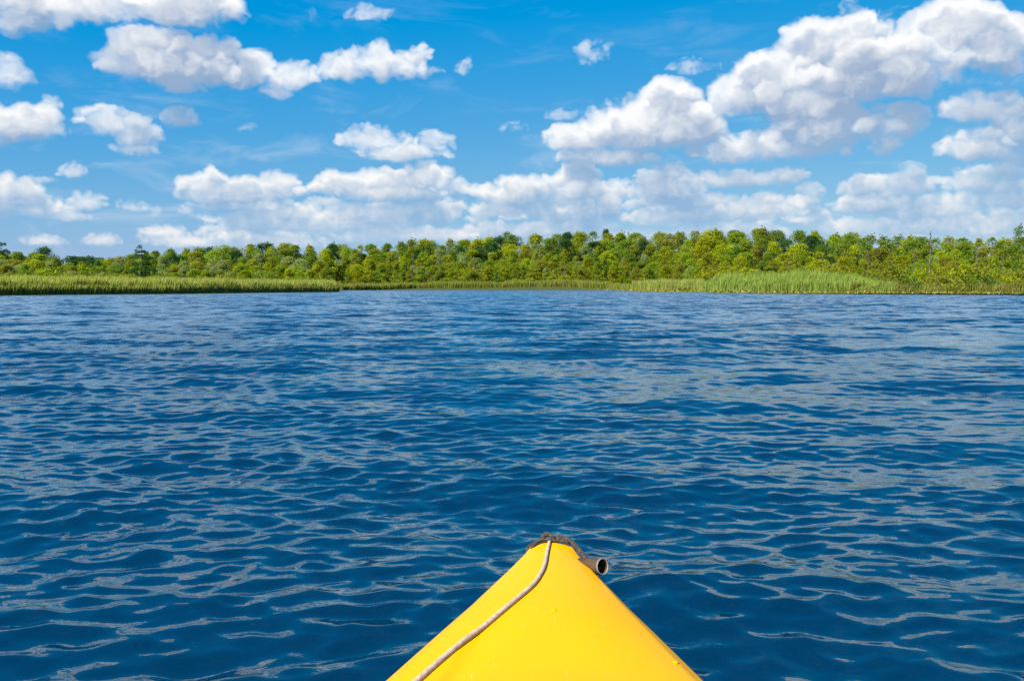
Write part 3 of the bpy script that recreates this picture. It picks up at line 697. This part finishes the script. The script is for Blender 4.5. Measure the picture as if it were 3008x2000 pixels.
# ------------------------------------------------------------------ the kayak
DECK = [(-1.42, .36), (-1.0, .33), (-.5, .315), (.0, .335), (.62, .375), (1.0, .362), (1.356, .352), (1.7, .358), (1.9, .364), (1.97, .367), (2.001, .352)]
CROWN = [(-1.42, .005), (-.8, .05), (.6, .085), (1.0, .066), (1.356, .046), (1.7, .030), (1.93, .014), (2.001, .006)]
def smooth(a, b, x):
    t = np.clip((x-a)/(b-a), 0, 1); return t*t*(3-2*t)
kayak = bpy.data.objects.new('kayak', None); C.objects.link(kayak)
kayak.location = (KAYAK_X, 0, 0); kayak.rotation_euler = (0, 0, KAYAK_YAW)
tag(kayak, 'yellow plastic kayak whose bow points across the lake', 'kayak')
def deck_z(t, y):
    """height of the deck at t = x / half width"""
    top = lerp(y, DECK); c = lerp(y, CROWN)
    panel = -.008*smooth(-.60, -.50, t)*smooth(.95, .1, t)*smooth(1.62, 1.36, y)
    return top-c*np.abs(t)**2.1+panel-.006*smooth(.86, 1.0, np.abs(t))
def yellow_plastic():
    m, t, b = principled('yellow plastic', (.60, .275, .0), .5, .05)
    tcn = t.n('ShaderNodeTexCoord')
    n = t.noise(tcn.outputs['Object'], 3.0, 4); sp = t.noise(tcn.outputs['Object'], 150, 2, .5)
    mpn = t.n('ShaderNodeMapping'); mpn.inputs['Scale'].default_value = (40, 6, 10); mpn.inputs['Rotation'].default_value = (0, 0, .6); t.l(tcn.outputs['Object'], mpn.inputs[0])
    sc = t.noise(mpn.outputs[0], 3.2, 3, .6, .6)
    base = t.mix(n.outputs[0], (.61, .290, .0, 1), (.585, .268, .0, 1))
    base = t.mix(t.ramp(sc.outputs[0], .66, .75, 0, .5), base, (.54, .36, .11, 1))           # scuffs
    base = t.mix(t.ramp(sp.outputs[0], .735, .77, 0, .55), base, (.42, .22, .03, 1))            # grit
    t.l(base, b.inputs['Base Color'])
    t.l(t.ramp(n.outputs[0], .3, .7, .30, .44), b.inputs['Roughness'])
    bp = t.n('ShaderNodeBump'); bp.inputs['Strength'].default_value = .25; bp.inputs['Distance'].default_value = .002
    n2 = t.noise(tcn.outputs['Object'], 60, 3); t.l(n2.outputs[0], bp.inputs['Height']); t.l(bp.outputs[0], b.inputs['Normal'])
    return m
M_YELLOW = yellow_plastic()
def build_hull():
    ys = np.concatenate([np.linspace(-1.42, -1.2, 12), np.linspace(-1.18, 1.2, 110), np.linspace(1.21, 1.93, 70), np.linspace(1.935, 2.001, 26)])
    td = np.concatenate([np.linspace(-1, -.84, 8), np.linspace(-.82, .82, 46), np.linspace(.84, 1, 8)])
    side = [(1.004, .008), (1.003, .02), (.985, .05), (.93, .11), (.85, .20), (.74, .30), (.58, .37), (.35, .415), (.12, .43)]
    V = []
    for y in ys:
        B = beam(y); zd = deck_z(td, y); zs = float(deck_z(np.array([1.]), y)[0])
        row = [(B*t, y, z) for t, z in zip(td, zd)]
        keel = float(np.interp(y, [-1.42, -1.2, -.7, 1.2, 1.75, 1.95, 2.001], [.30, .12, 0, 0, .07, .20, .33]))
        sd = [(B*f, y, max(zs-.012 if False else -9, zs-d*(zs+.09-keel)/.43)) for f, d in side]
        row += sd+[(-x, yy, z) for x, yy, z in sd[::-1]]
        V += row
    n = len(td)+2*len(side); V = np.array(V); F = []
    for i in range(len(ys)-1):
        for j in range(n):
            k = (j+1) % n; f = (i*n+j, i*n+k, (i+1)*n+k, (i+1)*n+j)
            c = V[list(f)].mean(0)
            if j < len(td)-1 and (abs(c[0])/.235)**2.4+(abs(c[1]-.06)/.50)**2.4 < 1: continue     # the cockpit
            F.append(f)
    o = new_mesh('hull', V, [np.array(F)], M_YELLOW, smooth=True, parent=kayak)
    return o
hull = build_hull()
M_BLACK, _, _ = principled('black rubber', (.012, .012, .013), .55)
def coaming():
    a = np.linspace(0, 2*math.pi, 65)
    x = np.sign(np.cos(a))*np.abs(np.cos(a))**(2/2.4)*.238; y = .06+np.sign(np.sin(a))*np.abs(np.sin(a))**(2/2.4)*.503
    z = deck_z(x/beam(y), y)+.014
    v, f = tube(np.stack([x, y, z], 1), .016, 10, cap=False); new_mesh('cockpit_rim', v, f, M_BLACK, True, kayak)
coaming()
def seat():
    bm = bmesh.new()
    g = bmesh.ops.create_grid(bm, x_segments=12, y_segments=16, size=1)['verts']
    for v in g:
        u, w = v.co.x, v.co.y; y = -.12+w*.2; zz = .055+.035*u*u
        if w < -.45: zz += ((-.45-w)/.55)**1.3*.26; y = -.12-.09-(-.45-w)*.09
        v.co = (u*.19, y, zz)
    me = bpy.data.meshes.new('seat'); bm.to_mesh(me); bm.free(); me.materials.append(M_BLACK)
    o = bpy.data.objects.new('seat', me); C.objects.link(o); o.parent = kayak
    md = o.modifiers.new('thick', 'SOLIDIFY'); md.thickness = .02
seat()
def dimple(x, y):
    bm = bmesh.new(); bmesh.ops.create_uvsphere(bm, u_segments=14, v_segments=8, radius=.0055)
    for v in bm.verts: v.co.z *= .35
    for f in bm.faces: f.smooth = True
    me = bpy.data.meshes.new('deck_stud'); bm.to_mesh(me); bm.free(); me.materials.append(M_YELLOW)
    o = bpy.data.objects.new('deck_stud', me); C.objects.link(o); o.parent = kayak; o.location = (x, y, float(deck_z(np.array([x/beam(y)]), y)[0]))
dimple(.008, 1.585); dimple(.196, 1.45)
# the carry handle: braided loop round the bow and a tube grip hanging on it
def braid_material():
    m, t, b = principled('dark braided cord', (.05, .04, .03), .85, .2)
    tcn = t.n('ShaderNodeTexCoord'); n = t.noise(tcn.outputs['Object'], 260, 2)
    t.l(t.mix(t.ramp(n.outputs[0], .48, .62), (.028, .022, .017, 1), (.080, .060, .043, 1)), b.inputs['Base Color'])
    return m
M_BRAID = braid_material()
def cord_material():
    m, t, b = principled('pale cotton cord', (.5, .4, .28), .85, .2)
    tcn = t.n('ShaderNodeTexCoord'); n = t.noise(tcn.outputs['Object'], 120, 3)
    t.l(t.mix(t.ramp(n.outputs[0], .40, .66), (.40, .31, .22, 1), (.29, .22, .15, 1)), b.inputs['Base Color'])
    return m
M_CORD = cord_material()
handle = bpy.data.objects.new('carry_handle', None); C.objects.link(handle); handle.parent = kayak
def kz(x, y): return float(deck_z(np.array([np.clip(x/max(beam(y), .01), -1, 1)]), y)[0])
def braided(name, pts, r, n, parent, m, tw=260., st=4, amp=.09):
    v, f = tube(spline(pts, n), r, 14, tw, st, amp); return new_mesh(name, v, f, m, True, parent)
loop = [(-.052, 1.945, .338), (-.046, 1.972, .355), (-.028, 1.990, .359), (-.008, 1.994, .363), (.012, 1.992, .371), (.030, 1.985, .370), (.046, 1.962, .366), (.060, 1.930, .358), (.078, 1.885, .348), (.090, 1.862, .346), (.096, 1.858, .344)]
braided('braided_cord', loop, .0052, 150, handle, M_BRAID)
knot = [(-.012, 1.985, .365), (-.020, 1.990, .371), (-.014, 1.998, .377), (-.004, 1.994, .377), (-.002, 1.982, .371), (-.010, 1.980, .361), (-.018, 1.984, .367), (-.016, 1.992, .375), (-.006, 1.988, .379), (.002, 1.984, .373), (.0, 1.978, .365)]
braided('knot', knot, .0042, 90, handle, M_BRAID)
loop2 = [(-.050, 1.940, .345), (-.030, 1.962, .370), (-.010, 1.968, .372), (.015, 1.966, .372), (.035, 1.962, .369)]
braided('tie', loop2, .0035, 60, handle, M_BRAID)
def grip():
    R0, R1, L = .0165, .0138, .062; seg = 28; V, F = [], []
    for (r, y) in ((R0, L), (R0, .001), (R0-.0006, 0), (R1+.0006, 0), (R1, .001), (R1, L)):
        for j in range(seg):
            a = 2*math.pi*j/seg; V.append((math.cos(a)*r, y, math.sin(a)*r))
    for i in range(6):
        for j in range(seg):
            k = (j+1) % seg; i2 = (i+1) % 6; F.append((i*seg+j, i*seg+k, i2*seg+k, i2*seg+j))
    m, t, b = principled('dark weathered tube', (.05, .03, .015), .65, .2)
    tcn = t.n('ShaderNodeTexCoord'); n = t.noise(tcn.outputs['Object'], 60, 4)
    t.l(t.mix(n.outputs[0], (.035, .021, .010, 1), (.085, .055, .028, 1)), b.inputs['Base Color'])
    o = new_mesh('tube_grip', np.array(V), [np.array(F)], m, True, handle)
    o.location = (.101, 1.850, .353); o.rotation_euler = (math.radians(-12), 0, math.radians(44))
    a = np.linspace(0, 2*math.pi, 29); v, f = tube(np.stack([np.cos(a)*.0152, a*0-.0004, np.sin(a)*.0152], 1), .0014, 6, cap=False)
    mr, _, _ = principled('worn tube edge', (.20, .17, .15), .6)
    ring = new_mesh('grip_rim', v, f, mr, True, handle); ring.location = o.location; ring.rotation_euler = o.rotation_euler
grip()
# the line that lies on the deck: tied at the bow, led back over the deck
def deck_line():
    key = [(-.004, 1.978), (-.006, 1.94), (-.009, 1.88), (-.011, 1.83), (-.016, 1.78), (-.030, 1.71), (-.054, 1.645), (-.088, 1.565), (-.134, 1.465), (-.174, 1.37), (-.205, 1.28), (-.235, 1.18), (-.262, 1.06), (-.28, .95), (-.285, .80)]
    P = spline([(x, y, 0) for x, y in key], 260); r = np.interp(np.arange(260), [0, 60, 200], [.0034, .0038, .0049])
    P[:, 2] = np.array([kz(x, y) for x, y in P[:, :2]])+r*.75; P[:6, 2] += np.linspace(.005, 0, 6)
    v, f = tube(P, r, 12, 240., 3, .14)
    c, s = math.cos(KAYAK_YAW), math.sin(KAYAK_YAW); v = v@np.array([[c, s, 0], [-s, c, 0], [0, 0, 1]])+np.array([KAYAK_X, 0, 0])
    tag(new_mesh('rope', v, f, M_CORD, True), 'pale cotton line curving over the yellow deck from the bow', 'rope')
deck_line()
